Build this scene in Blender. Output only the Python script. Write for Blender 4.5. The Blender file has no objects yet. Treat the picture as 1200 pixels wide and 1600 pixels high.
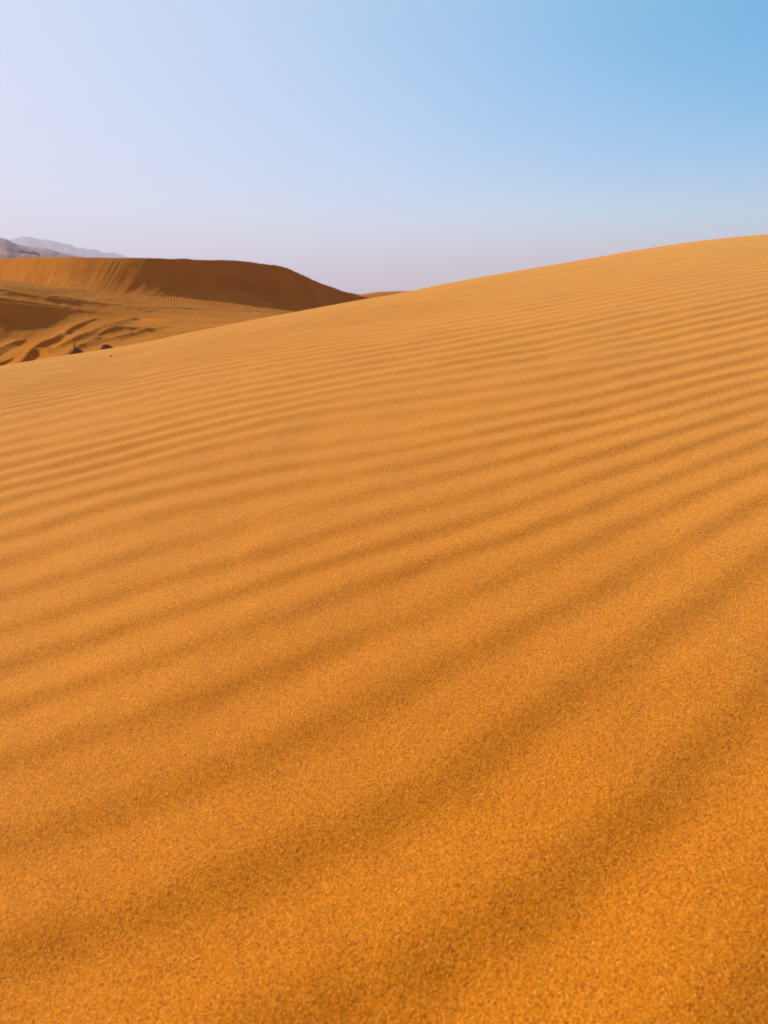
import bpy, bmesh, math, random
import numpy as np
from mathutils import Vector
R = math.radians

# ------------------------------------------------------------ camera
H_CAM = 0.5
F = 1155.0                      # focal length in pixels of a 1200 x 1600 frame
HORIZON = 458.0
PITCH = math.atan((800 - HORIZON) / F)
scene = bpy.context.scene
cam_d = bpy.data.cameras.new('camera')
cam = bpy.data.objects.new('camera', cam_d)
scene.collection.objects.link(cam)
cam.location = (0, 0, H_CAM)
cam.rotation_euler = (R(90) - PITCH, 0, 0)
cam_d.sensor_fit = 'VERTICAL'; cam_d.sensor_height = 36; cam_d.sensor_width = 27
cam_d.lens = 36 * F / 1600
cam_d.clip_start = 0.02; cam_d.clip_end = 60000
cam_d.dof.use_dof = True; cam_d.dof.focus_distance = 1.4; cam_d.dof.aperture_fstop = 9.5
scene.camera = cam
scene.render.resolution_x = 768; scene.render.resolution_y = 1024

# ------------------------------------------------------------ light
SUN_AZ, SUN_EL = -60.0, 19.0    # degrees, azimuth clockwise from +Y
world = bpy.data.worlds.new('World'); scene.world = world; world.use_nodes = True
wn = world.node_tree.nodes; wl = world.node_tree.links
for n in list(wn): wn.remove(n)
wo = wn.new('ShaderNodeOutputWorld'); bg = wn.new('ShaderNodeBackground')
sky = wn.new('ShaderNodeTexSky'); sky.sky_type = 'NISHITA'; sky.sun_disc = False
sky.sun_elevation = R(SUN_EL); sky.sun_rotation = R(SUN_AZ)
sky.air_density = 1.0; sky.dust_density = 0.3; sky.ozone_density = 1.5
bg.inputs['Strength'].default_value = 0.10
# colour of this evening's air: the blue of the sky deeper, a lilac-pink veil low down and towards the sun
hs = wn.new('ShaderNodeHueSaturation'); hs.inputs['Saturation'].default_value = 2.6
def vm(op, a, b):
    n = wn.new('ShaderNodeVectorMath'); n.operation = op; wl.new(a, n.inputs[0]); n.inputs[1].default_value = (b, b, b); return n.outputs[0]
gm = wn.new('ShaderNodeGamma'); gm.inputs[1].default_value = .58      # evens out the glow round the sun
wl.new(vm('MULTIPLY', sky.outputs[0], .1), gm.inputs[0])
wl.new(vm('MULTIPLY', gm.outputs[0], 7.2), hs.inputs['Color'])
tc = wn.new('ShaderNodeTexCoord'); sx = wn.new('ShaderNodeSeparateXYZ'); wl.new(tc.outputs['Generated'], sx.inputs[0])
veil = wn.new('ShaderNodeMix'); veil.data_type = 'RGBA'; veil.blend_type = 'MULTIPLY'; veil.inputs[0].default_value = 1.0
tint = wn.new('ShaderNodeValToRGB'); te = tint.color_ramp.elements
te[0].position = 0.0; te[0].color = (1.0, 1.02, 1.4, 1); te[1].position = .62; te[1].color = (1.05, .70, .60, 1)  # last stop: overhead tint, out of view, warmed to redden the shade
for p_, c_ in ((.14, (.82, 1.12, 1.30, 1)), (.33, (.88, 1.42, 1.15, 1))):
    k_ = te.new(p_); k_.color = c_
wl.new(sx.outputs[2], tint.inputs[0]); wl.new(tint.outputs[0], veil.inputs[7]); wl.new(hs.outputs[0], veil.inputs[6])
# pale dusty glow on the side of the sun
dt = wn.new('ShaderNodeVectorMath'); dt.operation = 'DOT_PRODUCT'; wl.new(tc.outputs['Generated'], dt.inputs[0])
dt.inputs[1].default_value = (math.sin(R(SUN_AZ)) * math.cos(R(12)), math.cos(R(SUN_AZ)) * math.cos(R(12)), math.sin(R(12)))
gl = wn.new('ShaderNodeMapRange'); gl.interpolation_type = 'SMOOTHSTEP'
gl.inputs['From Min'].default_value = .0; gl.inputs['From Max'].default_value = 1.12; gl.inputs['To Max'].default_value = .93
wl.new(dt.outputs['Value'], gl.inputs['Value'])
gx2 = wn.new('ShaderNodeMix'); gx2.data_type = 'RGBA'; wl.new(gl.outputs[0], gx2.inputs[0]); wl.new(veil.outputs[2], gx2.inputs[6])
gx2.inputs[7].default_value = (4.95, 4.85, 5.7, 1)
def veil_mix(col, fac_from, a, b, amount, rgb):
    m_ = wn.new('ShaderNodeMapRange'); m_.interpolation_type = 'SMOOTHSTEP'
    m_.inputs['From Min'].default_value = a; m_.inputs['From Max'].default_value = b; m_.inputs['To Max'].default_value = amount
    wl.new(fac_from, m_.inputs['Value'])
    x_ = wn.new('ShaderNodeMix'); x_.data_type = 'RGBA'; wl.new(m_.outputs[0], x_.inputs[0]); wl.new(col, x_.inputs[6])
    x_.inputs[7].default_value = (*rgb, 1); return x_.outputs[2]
c_ = veil_mix(gx2.outputs[2], dt.outputs['Value'], -.12, -.75, .8, (2.7, 1.75, 1.6))      # warm veil added to the unseen sky behind the camera, reddens the shade
c_ = veil_mix(c_, sx.outputs[2], .40, .85, .85, (1.5, 1.15, 1.3))                       # made-up zenith colour, out of view, warms the fill in the shade
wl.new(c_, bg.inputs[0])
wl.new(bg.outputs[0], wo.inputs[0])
sd = bpy.data.lights.new('sun', 'SUN'); sd.energy = 4.9; sd.angle = R(0.53); sd.color = (1.0, .93, .80)
sun = bpy.data.objects.new('sun', sd); scene.collection.objects.link(sun)
sdir = Vector((math.sin(R(SUN_AZ)) * math.cos(R(SUN_EL)), math.cos(R(SUN_AZ)) * math.cos(R(SUN_EL)), math.sin(R(SUN_EL))))
sun.rotation_euler = sdir.to_track_quat('Z', 'Y').to_euler()
scene.view_settings.view_transform = 'Standard'; scene.view_settings.look = 'None'
scene.view_settings.exposure = 0.71; scene.view_settings.gamma = 1
scene.render.engine = 'CYCLES'

HAZE_DENSITY = 2.1e-4
HAZE_COLOR = (.85, .79, 1.0, 1)

# ------------------------------------------------------------ helpers
rng = np.random.default_rng(7); random.seed(7)
CP, SP = math.cos(PITCH), math.sin(PITCH)
def ray(px, py):
    """direction of a photograph pixel, scaled so that its Y component is 1"""
    px = np.asarray(px, float); py = np.asarray(py, float)
    u = (px - 600) / F; v = (800 - py) / F
    fy = CP + v * SP; fz = -SP + v * CP
    return u / fy, fz / fy
def at(px, py, Y):
    u, w = ray(px, py); Y = np.asarray(Y, float)
    return u * Y, Y + 0 * u, H_CAM + w * Y
def smooth(a, b, x):
    t = np.clip((x - a) / (b - a), 0, 1); return t * t * (3 - 2 * t)
def vnoise(x, y, seed=0):
    """smooth value noise in -1..1"""
    xi = np.floor(x).astype(np.int64); yi = np.floor(y).astype(np.int64)
    fx = x - xi; fy = y - yi
    fx = fx * fx * fx * (fx * (fx * 6 - 15) + 10); fy = fy * fy * fy * (fy * (fy * 6 - 15) + 10)
    def h(a, b):
        n = (a * 374761393 + b * 668265263 + seed * 1274126177) & 0xffffffff
        n = ((n ^ (n >> 13)) * 1103515245) & 0xffffffff
        n = ((n ^ (n >> 16)) * 2654435761) & 0xffffffff
        return (n >> 8) / float(1 << 23) - 1.0
    return ((h(xi, yi) * (1 - fx) + h(xi + 1, yi) * fx) * (1 - fy) +
            (h(xi, yi + 1) * (1 - fx) + h(xi + 1, yi + 1) * fx) * fy)
def fbm(x, y, seed=0, n=4, g=.5):
    s = 0; a = 1
    for i in range(n):
        s = s + a * vnoise(x * 2 ** i + 17.3 * i, y * 2 ** i - 9.1 * i, seed + i); a *= g
    return s
def cubic(xs, ys, x):
    """monotone-ish smooth interpolation (Catmull-Rom on an uneven grid)"""
    xs = np.asarray(xs, float); ys = np.asarray(ys, float)
    m = np.gradient(ys, xs)
    x = np.asarray(x, float); xc = np.clip(x, xs[0], xs[-1])
    i = np.clip(np.searchsorted(xs, xc) - 1, 0, len(xs) - 2)
    h = xs[i + 1] - xs[i]; t = (xc - xs[i]) / h
    v = ((2*t**3 - 3*t**2 + 1) * ys[i] + (t**3 - 2*t**2 + t) * h * m[i] +
         (-2*t**3 + 3*t**2) * ys[i + 1] + (t**3 - t**2) * h * m[i + 1])
    return v + np.where(x < xs[0], (x - xs[0]) * m[0], 0) + np.where(x > xs[-1], (x - xs[-1]) * m[-1], 0)

def link(o, parent=None):
    scene.collection.objects.link(o)
    if parent is not None: o.parent = parent
    return o
def grid_mesh(name, X, Y, Z, mat, wrap=False, attrs=None):
    nr, nc = X.shape
    co = np.stack([X, Y, Z], -1).reshape(-1, 3).astype(np.float32)
    i = np.arange(nr - 1)[:, None]; j = np.arange(nc if wrap else nc - 1)[None, :]
    j2 = (j + 1) % nc
    q = np.stack([i * nc + j, i * nc + j2, (i + 1) * nc + j2, (i + 1) * nc + j], -1).reshape(-1, 4)
    me = bpy.data.meshes.new(name)
    me.vertices.add(len(co)); me.vertices.foreach_set('co', co.ravel())
    me.loops.add(q.size); me.loops.foreach_set('vertex_index', q.ravel().astype(np.int32))
    me.polygons.add(len(q)); me.polygons.foreach_set('loop_start', np.arange(0, q.size, 4, dtype=np.int32))
    me.polygons.foreach_set('use_smooth', np.ones(len(q), bool))
    me.update(calc_edges=True)
    for k, a in (attrs or {}).items():
        at_ = me.attributes.new(k, 'FLOAT', 'POINT'); at_.data.foreach_set('value', a.ravel().astype(np.float32))
    # faces upward
    n = me.polygons[len(q) // 2].normal
    if n.z < 0: me.flip_normals()
    me.materials.append(mat)
    return link(bpy.data.objects.new(name, me))
def tag(o, label=None, cat=None, group=None, kind=None):
    if label: o['label'] = label
    if cat: o['category'] = cat
    if group: o['group'] = group
    if kind: o['kind'] = kind
    return o

# ------------------------------------------------------------ materials
def new_mat(name):
    m = bpy.data.materials.new(name); m.use_nodes = True
    nt = m.node_tree; b = nt.nodes['Principled BSDF']
    b.inputs['Roughness'].default_value = 1.0; b.inputs['Specular IOR Level'].default_value = 0.1
    return m, nt, b
def ramp(nt, stops, fac):
    r = nt.nodes.new('ShaderNodeValToRGB')
    e = r.color_ramp.elements
    e[0].position, e[0].color = stops[0][0], (*stops[0][1], 1)
    e[1].position, e[1].color = stops[-1][0], (*stops[-1][1], 1)
    for p, c in stops[1:-1]:
        k = e.new(p); k.color = (*c, 1)
    nt.links.new(fac, r.inputs[0]); return r.outputs[0]
def noise(nt, co, scale, detail=2, rough=.5):
    n = nt.nodes.new('ShaderNodeTexNoise'); n.inputs['Scale'].default_value = scale
    n.inputs['Detail'].default_value = detail; n.inputs['Roughness'].default_value = rough
    nt.links.new(co, n.inputs['Vector']); return n.outputs[0]
def math_(nt, op, a, b=None):
    n = nt.nodes.new('ShaderNodeMath'); n.operation = op
    for i, v in enumerate((a, b)):
        if v is None: continue
        if isinstance(v, (int, float)): n.inputs[i].default_value = v
        else: nt.links.new(v, n.inputs[i])
    return n.outputs[0]
def mix(nt, mode, fac, a, b):
    n = nt.nodes.new('ShaderNodeMix'); n.data_type = 'RGBA'; n.blend_type = mode
    for s, v in ((n.inputs[0], fac), (n.inputs[6], a), (n.inputs[7], b)):
        if isinstance(v, (int, float)): s.default_value = v
        elif isinstance(v, tuple): s.default_value = (*v, 1)
        else: nt.links.new(v, s)
    return n.outputs[2]

SAND = (.60, .275, .050)
def sand_grain_material():
    m, nt, b = new_mat('sand_grains')
    b.inputs['Specular IOR Level'].default_value = .03
    co = nt.nodes.new('ShaderNodeNewGeometry').outputs['Position']
    # every grain has its own tone: quartz, ochre, iron red, a few dark ones
    def cells(scale):
        v = nt.nodes.new('ShaderNodeTexVoronoi'); v.inputs['Scale'].default_value = scale
        nt.links.new(co, v.inputs['Vector'])
        s = nt.nodes.new('ShaderNodeSeparateColor'); nt.links.new(v.outputs['Color'], s.inputs[0])
        return v.outputs['Distance'], s.outputs[0], s.outputs[1]
    d1, r1, g1 = cells(1300)
    d2, r2, g2 = cells(640)
    g = ramp(nt, [(0, (.17, .040, .003)), (.08, (.44, .118, .003)), (.35, (.625, .176, .001)), (.75, (.70, .207, .002)), (.95, (.76, .28, .018)), (1, (.86, .42, .08))], r1)
    g2c = ramp(nt, [(0, (.62, .55, .5)), (.22, (.94, .93, .92)), (.7, (1.03, 1.03, 1.03)), (1, (1.10, 1.11, 1.13))], r2)
    c = mix(nt, 'MULTIPLY', 1.0, g, g2c)
    n3 = noise(nt, co, 200, 3, .65)
    c3 = ramp(nt, [(.28, (.91, .88, .86)), (.5, (1, 1, 1)), (.72, (1.07, 1.08, 1.10))], n3)
    c = mix(nt, 'MULTIPLY', 1.0, c, c3)
    n4 = noise(nt, co, 3.0, 3, .5)
    c4 = ramp(nt, [(.3, (.95, .92, .88)), (.7, (1.04, 1.05, 1.08))], n4)
    c = mix(nt, 'MULTIPLY', 1.0, c, c4)
    nt.links.new(c, b.inputs['Base Color'])
    h = math_(nt, 'MULTIPLY', math_(nt, 'SUBTRACT', 1.0, d1), .00032)
    h = math_(nt, 'ADD', h, math_(nt, 'MULTIPLY', math_(nt, 'SUBTRACT', 1.0, d2), .0002))
    h = math_(nt, 'ADD', h, math_(nt, 'MULTIPLY', n3, .0006))
    bp = nt.nodes.new('ShaderNodeBump'); bp.inputs['Strength'].default_value = 1.0; bp.inputs['Distance'].default_value = 1.0
    nt.links.new(h, bp.inputs['Height']); nt.links.new(bp.outputs[0], b.inputs['Normal'])
    return m
def sheen(b, w):
    b.inputs['Sheen Weight'].default_value = w; b.inputs['Sheen Roughness'].default_value = .5; b.inputs['Sheen Tint'].default_value = (1, .80, .34, 1)
def sand_far_material():
    m, nt, b = new_mat('sand_drift')
    co = nt.nodes.new('ShaderNodeNewGeometry').outputs['Position']
    n1 = noise(nt, co, .35, 4, .55)
    c = ramp(nt, [(.3, (.45, .132, .010)), (.5, (.50, .158, .014)), (.7, (.56, .188, .020))], n1)
    n2 = noise(nt, co, 9, 4, .6)
    c2 = ramp(nt, [(.3, (.88, .86, .84)), (.7, (1.1, 1.12, 1.14))], n2)
    c = mix(nt, 'MULTIPLY', 1.0, c, c2)
    nt.links.new(c, b.inputs['Base Color'])
    b.inputs['Specular IOR Level'].default_value = 0.0
    h = math_(nt, 'MULTIPLY', n2, .05)
    # small wind ripples where the mesh asks for them
    a = nt.nodes.new('ShaderNodeAttribute'); a.attribute_name = 'ripple'
    ph = nt.nodes.new('ShaderNodeAttribute'); ph.attribute_name = 'phase'
    s = math_(nt, 'SINE', ph.outputs['Fac'])
    h = math_(nt, 'ADD', h, math_(nt, 'MULTIPLY', math_(nt, 'MULTIPLY', s, a.outputs['Fac']), .022))
    bp = nt.nodes.new('ShaderNodeBump'); bp.inputs['Strength'].default_value = 1.0; bp.inputs['Distance'].default_value = 1.0
    nt.links.new(h, bp.inputs['Height']); nt.links.new(bp.outputs[0], b.inputs['Normal'])
    return m
def simple_mat(name, c0, c1, scale, bump=0.0):
    m, nt, b = new_mat(name)
    co = nt.nodes.new('ShaderNodeNewGeometry').outputs['Position']
    n1 = noise(nt, co, scale, 5, .6)
    nt.links.new(ramp(nt, [(.3, c0), (.7, c1)], n1), b.inputs['Base Color'])
    if bump:
        bp = nt.nodes.new('ShaderNodeBump'); bp.inputs['Strength'].default_value = 1.0; bp.inputs['Distance'].default_value = 1.0
        nt.links.new(math_(nt, 'MULTIPLY', n1, bump), bp.inputs['Height']); nt.links.new(bp.outputs[0], b.inputs['Normal'])
    return m
M_GRAIN = sand_grain_material()
sheen(M_GRAIN.node_tree.nodes['Principled BSDF'], .30)
M_SAND = sand_far_material()
sheen(M_SAND.node_tree.nodes['Principled BSDF'], .10)
M_HILL = simple_mat('stony_hill', (.25, .115, .085), (.44, .22, .16), .02, 5)
M_MOUNT = simple_mat('mountain_rock', (.14, .13, .15), (.20, .18, .19), .004, 30)
M_DARK_SAND = simple_mat('dark_sand', (.16, .062, .022), (.24, .095, .036), 4, .04)  # darker brown than the dune sand, for the two mounds
M_LEAF = simple_mat('dark_foliage', (.012, .035, .028), (.025, .06, .045), 1.5)
M_BARK = simple_mat('bark', (.07, .05, .04), (.14, .10, .08), 3)
M_STEEL = simple_mat('galvanised_steel', (.30, .30, .31), (.42, .41, .41), 2)
M_TWIG = simple_mat('dry_twig', (.12, .07, .04), (.22, .14, .08), 20)
M_PEB = simple_mat('pebble_stone', (.10, .06, .04), (.20, .12, .08), 200)

# ------------------------------------------------------------ near dune
K = 0.0113                                   # convexity of the dune we stand on
R_TOP = math.sqrt(H_CAM / K)
SIL_PX = [0, 100, 200, 300, 440, 520, 570, 620, 700, 800, 900, 1000, 1100, 1200]
SIL_PY = [573, 557, 540, 518.5, 491, 476, 467, 458.5, 442, 424, 407, 390, 375.5, 365]
u_, w_ = ray(SIL_PX, SIL_PY)
sil_phi = np.arctan(u_)
sil_s = w_ * np.cos(sil_phi) + 2 * math.sqrt(H_CAM * K)        # slope of the tangent plane in each direction
A_ = np.stack([np.sin(sil_phi), np.cos(sil_phi)], -1)
(pa, pb), *_ = np.linalg.lstsq(A_, sil_s, rcond=None)
dev = sil_s - A_ @ np.array([pa, pb])
def near_base(x, y):
    r = np.hypot(x, y); phi = np.arctan2(x, y)
    pc = np.clip(phi, sil_phi[0], sil_phi[-1])
    d = cubic(sil_phi, dev, pc) * np.exp(-((phi - pc) / R(15)) ** 2) * smooth(.8, 5.5, r)
    s = pa * np.sin(phi) + pb * np.cos(phi) + d
    # beyond the rounded top the lee falls away and straightens at the angle of repose
    z = s * r - K * r * r
    r1 = np.clip((s + .56) / (2 * K), 8, 60)
    lin = s * r1 - K * r1 * r1 - .56 * (r - r1)
    return np.where(r > r1, lin, z)
def hit_near(px, py):
    u, w = ray(px, py); Y = np.linspace(.2, 12, 6000)
    z = H_CAM + w * Y; zb = near_base(u * Y, Y)
    i = np.argmax(z <= zb); 
    if i == 0: i = np.argmin(z - zb)
    return u * Y[i], Y[i]

# troughs of the wind ripples, read off the sand one by one (number: points)
TR = {
 12: [(0,664),(200,625),(400,588)], 11: [(0,680),(200,639),(400,599)], 10: [(0,696),(200,652),(400,611)], 9: [(0,711),(200,666),(400,623)],
 8: [(0,726),(200,681),(400,636),(800,570)], 7: [(0,742),(200,696),(400,650)], 6: [(0,762),(200,713),(400,665),(800,598)],
 5: [(0,783),(200,735),(400,685),(600,652),(800,617)],
 4: [(0,810),(83,787),(167,767),(267,744),(400,711),(600,676),(800,640),(950,607)],
 3: [(0,847),(133,803),(233,773),(333,751),(400,736),(600,699),(800,665),(950,634)],
 2: [(0,883),(83,857),(187,823),(283,797),(400,763),(533,737),(683,717),(800,693)],
 1: [(400,800),(533,772),(700,745),(850,712)],
 0: [(0,982),(117,943),(217,910),(300,877),(400,847),(483,830),(600,800),(700,777),(800,747)],
 -1: [(0,1035),(125,995),(300,950),(450,900),(500,877),(617,843),(733,797),(850,757)],
 -2: [(0,1085),(100,1065),(250,1025),(400,972),(500,940),(600,908),(683,870),(800,825)],
 -3: [(0,1165),(125,1125),(250,1085),(450,1015),(600,975),(750,915),(867,850),(950,797)],
 -4: [(0,1285),(175,1215),(350,1140),(500,1090),(600,1045),(800,970),(950,905),(1033,853),(1117,793)],
 -5: [(50,1510),(200,1440),(340,1370),(475,1290),(600,1200),(725,1140),(875,1045),(1050,965),(1167,893)],
 -6: [(400,1600),(520,1550),(625,1490),(750,1380),(900,1290),(1025,1185),(1200,1040)],
 -7: [(900,1680),(1050,1590),(1200,1375)],
}
pts = []; val = []
for k, l in TR.items():
    for (a, b) in l:
        pts.append(hit_near(a, b)); val.append(k)
pts = np.array(pts); val = np.array(val, float)
# far field: straight ripples, wavelength LAM, crests almost square to the view
LAM = .098
_far = pts[:, 1] > 1.9
_q, *_r = np.linalg.lstsq(np.stack([pts[_far, 0], pts[_far, 1], np.ones(_far.sum())], -1), val[_far], rcond=None)
gx, gy, off = _q; _s = 1 / LAM / math.hypot(gx, gy); gx *= _s; gy *= _s
off = np.mean((val - gx * pts[:, 0] - gy * pts[:, 1])[_far])
print('far ripples: wavelength', 1 / math.hypot(gx, gy), 'direction', math.degrees(math.atan2(gx, gy)))
res = val - gx * pts[:, 0] - gy * pts[:, 1] - off
# smooth correction near the camera (gaussian RBF, ridge)
cx_, cy_ = np.meshgrid(np.arange(-2.4, 2.8, .32), np.arange(.2, 4.4, .32)); cen = np.stack([cx_.ravel(), cy_.ravel()], -1)
SG = .46
def gb(x, y):
    return np.exp(-((x[..., None] - cen[:, 0]) ** 2 + (y[..., None] - cen[:, 1]) ** 2) / (2 * SG * SG))
G = gb(pts[:, 0], pts[:, 1])
wts = np.linalg.solve(G.T @ G + .03 * np.eye(len(cen)), G.T @ res)
print('ripple fit residual', np.abs(G @ wts - res).mean(), 'pts y', pts[:, 1].min(), pts[:, 1].max(), 'off', off)
def ripple_phase(x, y):
    p = gx * x + gy * y + off
    near = (np.abs(x) < 5) & (y > -1.5) & (y < 6.2)
    q = np.zeros_like(p)
    xi = x[near]; yi = y[near]; o = np.empty(len(xi))
    for s in range(0, len(xi), 100000):
        o[s:s + 100000] = gb(xi[s:s + 100000], yi[s:s + 100000]) @ wts
    q[near] = o
    p = p + q
    f = smooth(.9, 2.6, np.hypot(x, y))
    return p + f * (.45 * fbm(x * .45, y * .8, 3, 2)) + smooth(.3, 1.5, np.hypot(x, y)) * (.17 * vnoise(x * 1.5, y * 4.5, 9) + .07 * vnoise(x * 4, y * 9, 10))
# places where a ripple forks or ends: (x, y, +1 or -1)
FORKS = [(-.75,2.35,1),(.05,2.75,-1),(.55,2.0,1),(1.25,2.3,-1),(1.5,3.3,1),(2.3,3.1,-1),(-1.7,3.9,1),(-.7,4.3,-1),(.3,4.5,1),(1.2,4.9,-1),
         (2.6,4.6,1),(3.4,4.4,-1),(-1.0,3.1,-1),(-.35,3.5,1)]
def ripple_height(x, y):
    p = ripple_phase(x, y)
    core = np.ones_like(p)
    for fx, fy, sg in FORKS:
        p = p + sg * np.arctan2(y - fy, x - fx) / (2 * np.pi)
        core = core * (1 - .9 * np.exp(-((x - fx) ** 2 + ((y - fy) * 1.6) ** 2) / .008))
    t = p - np.floor(p)                       # 0 at the middle of the darker, steeper side
    r = np.hypot(x, y)
    # asymmetric rounded wave: rising quickly through t = 0, falling slowly
    a = 2 * np.pi * p
    w = np.sin(a) + .15 * np.sin(2 * a)
    amp = .00155 * (1 + .35 * smooth(.3, -1, x)) * (1 + .2 * vnoise(x * 1.1, y * 2.2, 21)) * (1 + .28 * vnoise(x * 3.2, y * 8, 22)) * (1 - .35 * smooth(0, 1.6, x)) * (.80 + .62 * smooth(.9, 2.2, r))
    amp = amp * (1 + .25 * smooth(.8, .35, r)) * (1 - .8 * smooth(6.4, 10, r + .8 * vnoise(x * .4, y * .4, 5)))
    # the ripples die out on the left shoulder
    return amp * w * core
def make_near_dune():
    az = [(-180, -60, 3.0), (-60, -33, .6), (-33, 33, .095), (33, 60, .6), (60, 180, 3.0)]
    a = np.concatenate([np.arange(s, e, d) for s, e, d in az]); a = np.radians(a)
    rr = [.02]; 
    while rr[-1] < 60:
        r = rr[-1]
        d = .03 if r < .2 else min(max(r * r / 220, .0018), .011) if r < 8 else min(.011 * 1.03 ** (r - 8) ** 1.3 if r < 14 else .3, .5)
        if r < .2: d = .03
        elif r < 1: d = max(r * r / 220, .0012)
        elif r < 7.2: d = min(r * r / 320, .0125)
        elif r < 12: d = .04
        else: d = .4
        rr.append(r + d)
    rr = np.array(rr)
    print('near grid', len(rr), len(a))
    A, RR = np.meshgrid(a, rr)
    X = RR * np.sin(A); Y = RR * np.cos(A)
    Z = near_base(X, Y)
    Z += ripple_height(X, Y)
    Z += .0016 * fbm(X * 7, Y * 7, 40, 3) * smooth(9, 3, RR) 
    Z += .012 * vnoise(X * .7, Y * .7, 41) * smooth(.6, 2.5, RR)
    Z = np.maximum(Z, -9 + 0 * Z)
    o = grid_mesh('sand_dune', X, Y, Z, M_GRAIN, wrap=True)
    return tag(o, kind='structure')
make_near_dune()

# ------------------------------------------------------------ far dune outline (pixel, pixel, distance)
CREST = np.array([(-420,432,120),(-260,420,106),(-120,410,92),(0,404,80),(60,402.3,73.5),(120,402,69.5),(170,402.7,68),(200,403,67.6),(300,405,68),(360,407,69),(400,410,70.5),
                  (430,415,72),(455,422,74),(480,433,77),(510,446,80),(545,457,84.5),(583,467.5,89),(620,480,94),(700,494,104)], float)
BASE = np.array([(-420,440,108),(-260,437,97),(-120,438,85),(0,443,73.5),(60,447.5,67.9),(120,454,64.4),(200,460.5,62.4),(300,467,62.6),(360,473,63.4),(400,478,64),
                 (430,482,65),(455,485,66.5),(480,487,69),(510,490,72),(540,494,76),(575,498,80),(620,502,86),(700,506,95)], float)

# ------------------------------------------------------------ valley floor
ctrl = [tuple(b) for b in BASE]
ctrl += [(-200,474,43),(0,479,45),(50,482,45.6),(100,486,46.2),(150,489,46.6),(200,493,46.2),(260,500,43),(300,497,45),(360,490,49),(430,492,52),(500,497,56),
         (-200,525,40.4),(0,519,42.3),(50,514,42.9),(100,509,43.5),(150,506,44.0),(200,504,43.9),
         (0,548,39),(60,536,38),(110,525,37),(160,520,36.5),(215,517,37),(260,512,38),(330,508,40),
         (-200,590,33),(0,574,32),(60,563,31.5),(110,552,31),(160,545,31),(215,537,32),(300,522,34),(400,505,40),
         (0,620,25),(100,600,24),(200,585,24),(300,560,25),(450,530,30),(600,510,45),(600,530,25)]
ctrl = np.array(ctrl)
bx, by, bz = at(ctrl[:, 0], ctrl[:, 1], ctrl[:, 2])
n_ = len(bx)
def tps(r2): return np.where(r2 > 0, .5 * r2 * np.log(r2 + 1e-9), 0)
Kt = tps((bx[:, None] - bx) ** 2 + (by[:, None] - by) ** 2) + np.eye(n_) * .25
P_ = np.stack([np.ones(n_), bx, by], -1)
sol = np.linalg.solve(np.block([[Kt, P_], [P_.T, np.zeros((3, 3))]]), np.concatenate([bz, np.zeros(3)]))
PLAIN = -4.0
def floor_base(x, y):
    sh = x.shape; x = x.ravel(); y = y.ravel(); out = np.empty(len(x))
    for s in range(0, len(x), 60000):
        a = x[s:s + 60000]; b = y[s:s + 60000]
        out[s:s + 60000] = tps((a[:, None] - bx) ** 2 + (b[:, None] - by) ** 2) @ sol[:n_] + sol[n_] + sol[n_ + 1] * a + sol[n_ + 2] * b
    r = np.hypot(x, y); phi = np.degrees(np.arctan2(x, y))
    w = smooth(-62, -46, phi) * smooth(22, 8, phi) * smooth(14, 24, r)
    w = w * (1 - smooth(3, 14, y - np.interp(x, bx[:len(BASE)], by[:len(BASE)])))
    out = np.clip(out, -6, 4)
    far = PLAIN + .5 * fbm(x / 60, y / 60, 60, 3) * smooth(20, 80, r)
    # low sand swell right behind the notch between the two dunes
    far = far + 4.43 * np.exp(-((x - 4) / 13) ** 4 - ((y - 112) / 9) ** 2)
    return (out * w + far * (1 - w)).reshape(sh)
def hit_floor(px, py):
    u, w = ray(px, py); Y = np.linspace(20, 75, 1500)
    z = H_CAM + w * Y; zb = floor_base(u * Y, Y)
    d = z - zb; i = int(np.argmax(d <= 0)) if (d <= 0).any() else int(np.argmin(d))
    return float(u * Y[i]), float(Y[i])
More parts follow.
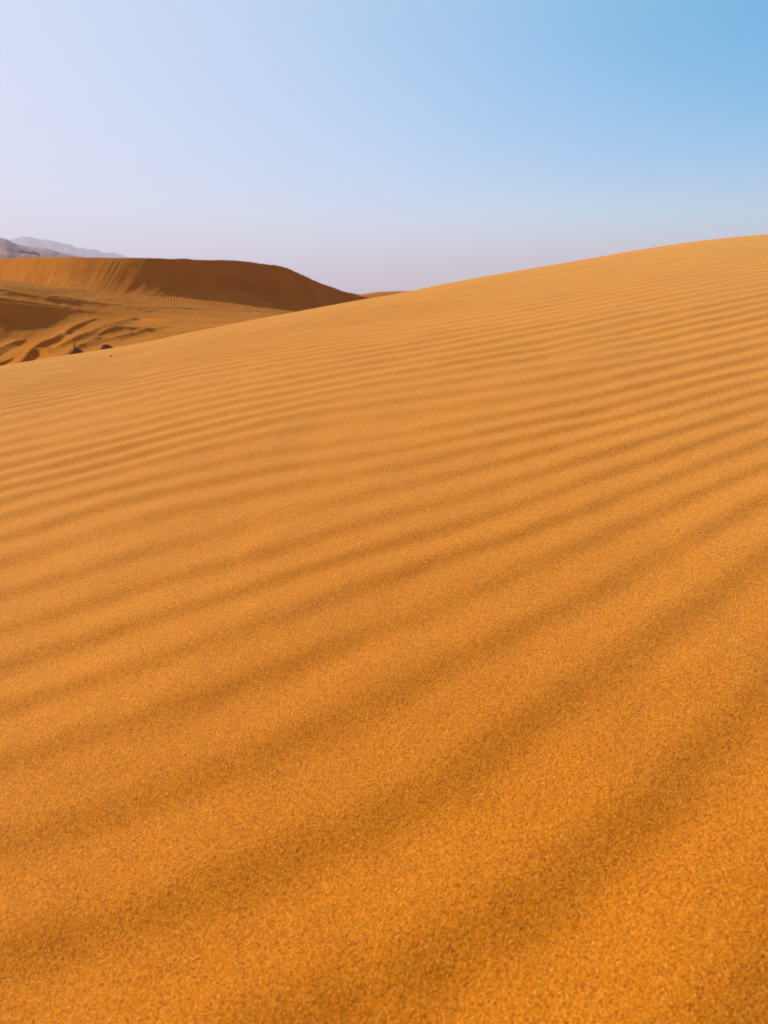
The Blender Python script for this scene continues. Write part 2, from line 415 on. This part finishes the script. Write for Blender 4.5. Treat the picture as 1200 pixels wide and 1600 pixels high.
# drift ridges: crest points (pixels), heights, lit-side width, steep-side angle
RIDGES = [
 ([(36,553),(48,549.5),(60,545),(70,540),(78,537),(90,530),(105,520),(125,508),(140,502),(158,497)], [0,.12,.24,.30,.30,.24,.19,.13,.07,0], 1.1, .62),
 ([(-60,578),(-20,562),(0,552),(15,543),(30,535),(44,529)], [.3,.36,.36,.30,.18,0], 1.2, .6),
 ([(-40,588),(0,572),(20,565),(36,559),(50,553)], [.2,.18,.16,.10,0], .9, .6),
 ([(28,573),(38,567),(45,561),(52,557),(62,554.5),(72,555),(80,557)], [0,.2,.34,.40,.36,.2,0], 1.0, .75),
 ([(70,557),(100,541),(125,531),(150,521),(185,509),(205,501.5),(218,498)], [0,.14,.28,.34,.36,.26,0], .8, .56),
 ([(128,536),(150,527),(165,521),(180,518),(200,516.5),(218,514),(240,510)], [0,.12,.24,.30,.26,.16,0], 1.2, .57),
 ([(120,548),(150,538),(180,531.5),(215,523),(240,516),(270,508)], [0,.16,.25,.26,.18,0], .7, .56),
 ([(100,556),(125,545),(150,536),(165,533),(180,529)], [0,.24,.32,.26,0], .8, .56),
 # wheel-worn lines across the terrace
 ([(-80,447),(0,454.5),(30,459),(60,463),(100,466),(130,471),(150,474),(190,478),(240,481),(300,483),(370,486),(450,489)], [.07]*10+[.06,.04], .9, .40),
 ([(-40,464),(0,468.5),(40,474),(70,478),(110,483),(150,486.5),(200,491.5),(260,497)], [.11,.12,.11,.10,.09,.08,.06,.0], .7, .45),
 ([(-40,476),(0,477.5),(30,479.5),(60,481.5),(100,485),(150,489),(200,494.5),(250,500.5),(275,503)], [.14,.14,.14,.12,.10,.09,.09,.06,0], .6, .45),
 ([(55,464.5),(75,467.5),(110,471.5),(118,474)], [0,.10,.08,0], .5, .5),
 ([(172,479),(195,481),(225,484.5),(235,487)], [0,.10,.07,0], .5, .5),
]
def prep():
    out = []
    for pp, hs, wf, sl in RIDGES:
        g = np.array([hit_floor(a, b) for a, b in pp])
        t = np.arange(len(g)); tt = np.linspace(0, len(g) - 1, (len(g) - 1) * 4 + 1)
        out.append((np.stack([cubic(t, g[:, 0], tt), cubic(t, g[:, 1], tt)], -1), np.interp(tt, t, hs) * (.8 if max(hs) > .17 else 1), wf, sl))
    return out
def ridge_field(X, Y):
    Z = np.zeros_like(X)
    for g, hs, wf, sl in PREP:
        m = (X > g[:, 0].min() - 5) & (X < g[:, 0].max() + 5) & (Y > g[:, 1].min() - 6) & (Y < g[:, 1].max() + 6)
        x = X[m]; y = Y[m]
        best = np.full(len(x), 1e9); hh = np.zeros(len(x)); sg = np.zeros(len(x))
        for i in range(len(g) - 1):
            d = g[i + 1] - g[i]; L2 = d @ d + 1e-9
            t = np.clip(((x - g[i, 0]) * d[0] + (y - g[i, 1]) * d[1]) / L2, 0, 1)
            ex = x - g[i, 0] - t * d[0]; ey = y - g[i, 1] - t * d[1]
            dist = np.hypot(ex, ey); b = dist < best
            best = np.where(b, dist, best); hh = np.where(b, hs[i] + t * (hs[i + 1] - hs[i]), hh)
            sg = np.where(b, d[0] * ey - d[1] * ex, sg)       # > 0 : far / left side
        h = hh * (1 + .05 * vnoise(x * 2, y * 2, 77))
        lit = h * np.exp(-(best / (.62 * wf)) ** 2)
        steep = h - best * sl
        steep = np.where(steep > 0, steep, 0)
        if sl < .6:                      # gentler drifts roll out softly at the foot
            steep = h * np.exp(-(best * sl * 1.0 / (h + .03)) ** 1.5)
        Z[m] = np.maximum(Z[m], np.where(sg > 0, lit, steep)) 
    return Z
PREP = prep()
def make_floor():
    az = [(-180, -50, 3.0), (-50, -31, .5), (-31, 4, .06), (4, 40, .5), (40, 180, 3.0)]
    a = np.radians(np.concatenate([np.arange(s, e, d) for s, e, d in az]))
    rr = [6.0]
    while rr[-1] < 9500:
        r = rr[-1]
        rr.append(r + (1.0 if r < 24 else .085 if r < 52 else .14 if r < 84 else .6 if r < 150 else r * .035))
    rr = np.array(rr); print('floor grid', len(rr), len(a))
    A, RR = np.meshgrid(a, rr); X = RR * np.sin(A); Y = RR * np.cos(A)
    Z = floor_base(X, Y) + ridge_field(X, Y)
    loc = smooth(20, 28, RR) * smooth(95, 80, RR)
    Z += loc * (.035 * fbm(X * .5, Y * .5, 80, 4) + .012 * fbm(X * 2.2 + .3 * Y, Y * 1.2, 84, 3))
    # fine ripples on the apron below the far dune and in the hollow
    yb = np.interp(X, bx[:len(BASE)], by[:len(BASE)])
    q = yb - Y
    apron = smooth(0.1, 1.0, q) * smooth(11.5, 8.0, q) * smooth(-38, -25, X)
    pat = 1.1 * apron * (.7 + .8 * vnoise(X * .22, Y * .5, 91))
    for (px, py, sx, sy) in ((30, 528, 2.2, 1.6), (75, 527, 2.5, 1.5), (205, 522, 2.6, .6)):
        hx, hy = hit_floor(px, py)
        pat = np.maximum(pat, .35 * np.exp(-((X - hx) / sx) ** 2 - ((Y - hy) / sy) ** 2))
    ph = 2 * np.pi * (255 * (X - 1) / np.maximum(Y - 3, 5) + .8 * vnoise(X * .5, Y * .35, 90))
    o = grid_mesh('desert_floor', X, Y, Z, M_SAND, wrap=True, attrs={'ripple': pat, 'phase': ph})
    return tag(o, kind='structure')
make_floor()

# ------------------------------------------------------------ far dune
def make_far_dune():
    px = np.arange(-420, 700, 1.0)
    def col(T):
        xs, ys, zs = at(T[:, 0], T[:, 1], T[:, 2])
        return cubic(T[:, 0], xs, px), cubic(T[:, 0], ys, px), cubic(T[:, 0], zs, px)
    cx, cy, cz = col(CREST); qx, qy, qz = col(BASE)
    s = np.concatenate([[0], np.cumsum(np.hypot(np.diff(cx), np.diff(cy)))])
    cz = cz + .045 * vnoise(s * .9, s * 0, 100) * smooth(150, 230, px) + .05 * vnoise(s * 2.6, s * 0, 101) * smooth(380, 430, px) * smooth(520, 470, px)
    rows = []
    n = 90
    for i in range(n + 1):                      # slip face, foot to lip
        t = i / n
        x = qx + (cx - qx) * t; y = qy + (cy - qy) * t
        zz = t - .16 * np.sin(np.pi * t) * (1 - t)      # concave foot
        z = qz + (cz - qz) * zz
        # grain-flow runnels down the face, slanting with the slope
        ss = s + 2.4 * (1 - t)
        env = np.sin(np.pi * min(t * 1.02, 1)) ** .5 * (1 - .35 * t)
        run = .040 * vnoise(ss * 1.25, np.full_like(s, t * .7), 110) + .025 * vnoise(ss * 3.7, np.full_like(s, t * 1.1), 111) + .06 * vnoise(ss * .35, np.full_like(s, t * .8), 112)
        run = run + .03 * np.maximum(0, vnoise(ss * 2.0, np.full_like(s, 3.3), 113)) * smooth(.45, .95, t)
        z = z + run * env * (.5 + .5 * smooth(450, 300, px))
        if i == 0: z = z - .25
        if i == 1: z = z - .05
        rows.append((x, y, z))
    nx = cx - qx; ny = cy - qy; l = np.hypot(nx, ny); nx /= l; ny /= l
    for d in (.15, .4, 1, 2, 4, 8, 14, 22, 32, 45):      # windward back
        z = cz + .04 * min(d, .4) - (d / 45) ** 1.25 * (cz + 5.5)
        rows.append((cx + nx * d, cy + ny * d, z))
    X = np.array([r[0] for r in rows]); Y = np.array([r[1] for r in rows]); Z = np.array([r[2] for r in rows])
    o = grid_mesh('sand_dune', X, Y, Z, M_SAND, attrs={'ripple': np.zeros_like(X), 'phase': np.zeros_like(X)})
    return tag(o, kind='structure')
make_far_dune()

# ------------------------------------------------------------ hills and mountains
HILL = np.array([(-1300,475),(-1050,448),(-800,412),(-500,378),(-300,366),(-150,364),(-60,368),(0,371.5),(8,373),(15,376),(20,379.5),(30,382.5),(40,384.5),(50,386.5),(60,387.5),(70,388),(80,390),(90,393.5),(100,395.5),(110,397.5),(120,399.5),(150,404),(200,412),(300,430)], float)
MOUNT = np.array([(-1500,475),(-1200,440),(-700,392),(-500,376),(-350,382),(-200,372),(-100,371),(-40,372),(5,377),(15,374.5),(25,372),(35,369.7),(40,369.3),(50,371),(60,373.5),(70,375),(80,375.8),(90,378),(100,381),(107,381.2),(113,384),(120,387.5),(126,386.6),(134,389),(150,389.8),(160,394),(164,395.2),(175,394.5),(185,396.5),(195,400.5),(210,404),(260,418),(340,440),(420,452)], float)
def range_mesh(name, prof, px, Y0, Y1, Yb, pw, rough, mat, seed, n=60):
    e = np.interp(px, prof[:, 0], prof[:, 1])
    u, w = ray(px, e); top = H_CAM + w * Y1
    rows = []
    for i in range(n + 1):
        t = i / n; Y = Y0 + (Y1 - Y0) * t
        z = PLAIN - 3 + (top - PLAIN + 3) * t ** pw
        x = u * Y
        z = z + rough * fbm(x / (rough * 9), np.full_like(x, Y) / (rough * 9), seed, 5) * math.sin(math.pi * t) ** .7 * np.clip((top - PLAIN) / 60, 0, 1)
        rows.append((x, np.full_like(x, Y), z))
    for i in range(1, 13):
        t = i / 12; Y = Y1 + (Yb - Y1) * t
        z = top + (PLAIN - 3 - top) * t ** 1.3; rows.append((u * Y, np.full_like(u, Y), z))
    X, Yy, Z = (np.array([r[k] for r in rows]) for k in range(3))
    return tag(grid_mesh(name, X, Yy, Z, mat), kind='structure')
px_h = np.concatenate([np.arange(-1300, -200, 8.0), np.arange(-200, 300, 1.0)])
range_mesh('hill', HILL, px_h, 700, 1500, 1900, .84, 3.0, M_HILL, 200)
range_mesh('mountain_range', MOUNT, np.concatenate([np.arange(-1500, -200, 10.0), np.arange(-200, 420, 1.5)]), 3900, 5600, 7200, .9, 24, M_MOUNT, 230)

# ------------------------------------------------------------ things
def mesh_obj(name, bm, mat, parent=None, smooth_=False):
    me = bpy.data.meshes.new(name); bm.to_mesh(me); bm.free()
    if smooth_:
        for p in me.polygons: p.use_smooth = True
    me.materials.append(mat)
    return link(bpy.data.objects.new(name, me), parent)
def empty(name, loc):
    o = bpy.data.objects.new(name, None); o.location = loc; o.empty_display_size = .3
    return link(o)
def tube(bm, pts_, rad, seg=6):
    rings = []
    for i, p in enumerate(pts_):
        p = Vector(p)
        d = (Vector(pts_[min(i + 1, len(pts_) - 1)]) - Vector(pts_[max(i - 1, 0)])).normalized()
        a = d.orthogonal().normalized(); b = d.cross(a)
        rings.append([bm.verts.new(p + (a * math.cos(2*math.pi*k/seg) + b * math.sin(2*math.pi*k/seg)) * rad[i]) for k in range(seg)])
    for r0, r1 in zip(rings, rings[1:]):
        for k in range(seg): bm.faces.new((r0[k], r0[(k+1) % seg], r1[(k+1) % seg], r1[k]))
    bm.faces.new(rings[0][::-1]); bm.faces.new(rings[-1])

# trees on the stony hill
def hill_point(px, py):
    """where the sight line of a pixel meets the hill"""
    top_px = np.interp(px, HILL[:, 0], HILL[:, 1]); u, wt = ray(px, top_px); top = H_CAM + wt * 1500
    _, w = ray(px, py)
    best = None
    for i in range(0, 400):
        t = i / 400; Y = 700 + 800 * t
        z = PLAIN - 3 + (top - PLAIN + 3) * t ** .84
        if H_CAM + w * Y <= z: return float(u * Y), Y, float(z)
    return float(u * 1500), 1500, float(top)
def tree(px, py, hgt, wid, label):
    hgt *= 1.3; wid *= 1.15
    x, y, z = hill_point(px, py)
    t = empty('tree', (x, y, z - .4))
    tag(t, label, 'tree', 'dark trees on the stony hill')
    bm = bmesh.new()
    tube(bm, [(0, 0, -1.5), (.1, 0, hgt * .3), (-.05, .1, hgt * .6)], [.28, .2, .1])
    for k in range(4):
        a = k * 1.7; tube(bm, [(0, 0, hgt * .3), (math.cos(a) * wid * .3, math.sin(a) * wid * .3, hgt * .6)], [.12, .04], 5)
    mesh_obj('trunk', bm, M_BARK, t)
    bm = bmesh.new()
    for k in range(520):
        a = random.random() * 2 * math.pi; q = random.random() ** .5; zz = random.random()
        rad = wid * .5 * (math.sin(math.pi * (.12 + .86 * zz)) ** .6) * (1 + .25 * math.sin(3 * a + px))
        c = Vector((math.cos(a) * rad * q, math.sin(a) * rad * q, hgt * (.18 + .82 * zz)))
        s_ = .28 + .25 * random.random()
        n1 = Vector((random.gauss(0, 1), random.gauss(0, 1), random.gauss(0, 1))).normalized(); n2 = n1.orthogonal().normalized(); n3 = n1.cross(n2)
        bm.faces.new([bm.verts.new(c + n2 * s_), bm.verts.new(c + n3 * s_), bm.verts.new(c - n2 * s_), bm.verts.new(c - n3 * s_)])
    mesh_obj('crown', bm, M_LEAF, t)
    return t
tree(30.5, 395.6, 4.2, 3.2, 'lone brownish tree a gap apart, leftmost of the trees on the far hill')
ORD = ['first', 'second', 'third', 'fourth', 'fifth', 'sixth', 'seventh', 'eighth']
xs_t = [33.5, 35.6, 37.8, 40.0, 42.1, 44.2, 46.3, 48.4]
for i, q in enumerate(xs_t):
    tree(q, 396.2 + (q - 33) * .18, 3.3 + .5 * random.random(), 2.8, ORD[i] + ' small dark tree from the left in the low even row')
xs_t2 = [(50.2, 399.5, 5.2), (51.8, 399.8, 5.8), (53.6, 400.1, 4.9), (55.2, 400.4, 5.1), (56.9, 400.7, 4.9), (58.6, 401.0, 4.2)]
for i, (q, b, hh) in enumerate(xs_t2):
    tree(q, b, hh, 3.0, ORD[i] + ' tree from the left in the taller dense clump that ends the tree row')

# mast on the mountain skyline
def make_mast():
    x, y, z = (float(v) for v in at(177.5, 395.0, 5600))
    t = empty('mast', (x, y, z - 6))
    tag(t, 'thin lattice mast standing on the far mountain skyline', 'mast')
    bm = bmesh.new(); Hm = 55.0
    for a in range(3):
        an = a * 2 * math.pi / 3
        tube(bm, [(math.cos(an) * 1.9, math.sin(an) * 1.9, 0), (math.cos(an) * .7, math.sin(an) * .7, Hm)], [.25, .18], 5)
    for k in range(12):
        z0 = Hm * k / 12; z1 = Hm * (k + 1) / 12; r0 = 1.9 - 1.2 * k / 12; r1 = 1.9 - 1.2 * (k + 1) / 12
        for a in range(3):
            a0 = a * 2 * math.pi / 3; a1 = (a + 1) * 2 * math.pi / 3
            tube(bm, [(math.cos(a0) * r0, math.sin(a0) * r0, z0), (math.cos(a1) * r1, math.sin(a1) * r1, z1)], [.12, .12], 4)
    mesh_obj('lattice', bm, M_STEEL, t)
    for zz in (44, 49):
        for xx in (-1.6, 1.4):
            bm = bmesh.new()
            tube(bm, [(xx, -.8, zz), (xx, -.8, zz + 2.6)], [.35, .35], 8); tube(bm, [(xx, -.8, zz + 1), (0, 0, zz + 1)], [.1, .1], 5)
            mesh_obj('antenna_panel', bm, M_STEEL, t)
    return t
make_mast()

# two wedges of sand, darker brown than the dunes, standing behind the near crest
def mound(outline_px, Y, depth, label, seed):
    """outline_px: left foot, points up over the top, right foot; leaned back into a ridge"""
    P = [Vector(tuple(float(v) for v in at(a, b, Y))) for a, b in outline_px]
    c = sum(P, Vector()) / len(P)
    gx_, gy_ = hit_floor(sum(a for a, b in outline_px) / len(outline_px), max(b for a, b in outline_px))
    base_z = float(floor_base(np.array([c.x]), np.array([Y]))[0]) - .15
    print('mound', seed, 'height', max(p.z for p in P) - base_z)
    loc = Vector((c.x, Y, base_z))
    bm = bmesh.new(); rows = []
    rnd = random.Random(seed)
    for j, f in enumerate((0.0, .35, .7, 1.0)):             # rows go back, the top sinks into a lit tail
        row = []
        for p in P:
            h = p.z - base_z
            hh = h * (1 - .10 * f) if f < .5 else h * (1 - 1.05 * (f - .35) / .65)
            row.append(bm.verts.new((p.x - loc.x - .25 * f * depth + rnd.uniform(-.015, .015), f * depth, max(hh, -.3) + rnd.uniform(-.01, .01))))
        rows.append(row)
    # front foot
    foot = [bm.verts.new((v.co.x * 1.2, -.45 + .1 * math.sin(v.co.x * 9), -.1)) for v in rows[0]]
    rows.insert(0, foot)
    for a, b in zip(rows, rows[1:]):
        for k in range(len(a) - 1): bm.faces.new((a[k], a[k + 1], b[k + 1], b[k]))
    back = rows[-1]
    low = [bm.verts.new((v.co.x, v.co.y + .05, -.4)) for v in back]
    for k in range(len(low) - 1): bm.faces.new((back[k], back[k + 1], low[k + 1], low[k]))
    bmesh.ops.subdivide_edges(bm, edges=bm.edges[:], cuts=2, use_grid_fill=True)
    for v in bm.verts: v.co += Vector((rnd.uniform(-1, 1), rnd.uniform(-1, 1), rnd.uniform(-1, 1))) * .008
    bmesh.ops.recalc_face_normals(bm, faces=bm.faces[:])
    o = mesh_obj('sand_mound', bm, M_DARK_SAND); o.location = loc
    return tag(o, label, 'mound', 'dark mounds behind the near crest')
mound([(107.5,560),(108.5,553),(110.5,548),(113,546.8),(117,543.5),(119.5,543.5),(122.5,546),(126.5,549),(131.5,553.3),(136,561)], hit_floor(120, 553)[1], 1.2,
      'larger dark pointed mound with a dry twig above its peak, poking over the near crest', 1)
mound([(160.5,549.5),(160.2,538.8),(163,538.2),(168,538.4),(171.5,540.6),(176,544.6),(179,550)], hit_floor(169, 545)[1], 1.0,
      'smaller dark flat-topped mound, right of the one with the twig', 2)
def make_twig():
    x, y, z = (float(v) for v in at(117, 543.8, hit_floor(120, 553)[1] + .05))
    bm = bmesh.new()
    tube(bm, [(0, 0, -.12), (-.012, 0, .04), (.0, .01, .09), (.03, .01, .14)], [.018, .014, .01, .004], 6)
    tube(bm, [(-.005, 0, .05), (-.04, .01, .085)], [.009, .003], 5)
    tube(bm, [(0, .01, .09), (.0, .03, .15)], [.008, .003], 5)
    tube(bm, [(-.01, 0, .0), (.04, -.01, .03)], [.009, .003], 5)
    o = mesh_obj('twig', bm, M_TWIG); o.location = (x, y, z); o.scale = (1.7, 1.7, 1.7)
    tag(o, 'short dry forked twig sticking up from the larger dark mound', 'twig')
make_twig()
def make_pebble():
    x, y = hit_near(174, 557)
    bm = bmesh.new(); bmesh.ops.create_icosphere(bm, subdivisions=2, radius=.0055)
    rnd = random.Random(3)
    for v in bm.verts:
        v.co *= 1 + rnd.uniform(-.12, .12); v.co.z *= .75; v.co.x *= 1.2
    o = mesh_obj('pebble', bm, M_PEB, smooth_=True)
    z = float(near_base(np.array([x]), np.array([y]))[0]); o.location = (float(x), float(y), z + .003)
    tag(o, 'tiny dark pebble on the golden sand just below the near crest', 'pebble')
make_pebble()

# ------------------------------------------------------------ haze
def make_haze():
    bm = bmesh.new(); bmesh.ops.create_cube(bm, size=1)
    z0, z1 = -16.0, 470.0
    for v in bm.verts:
        v.co.x *= 22000; v.co.y *= 22000; v.co.z = z0 if v.co.z < 0 else z1
    m = bpy.data.materials.new('haze'); m.use_nodes = True; nt = m.node_tree
    nt.nodes.remove(nt.nodes['Principled BSDF'])
    v = nt.nodes.new('ShaderNodeVolumePrincipled')
    v.inputs['Color'].default_value = HAZE_COLOR; v.inputs['Density'].default_value = HAZE_DENSITY
    v.inputs['Anisotropy'].default_value = .1
    nt.links.new(v.outputs[0], nt.nodes['Material Output'].inputs['Volume'])
    me = bpy.data.meshes.new('haze'); bm.to_mesh(me); bm.free(); me.materials.append(m)
    o = link(bpy.data.objects.new('haze', me)); tag(o, kind='stuff')
make_haze()
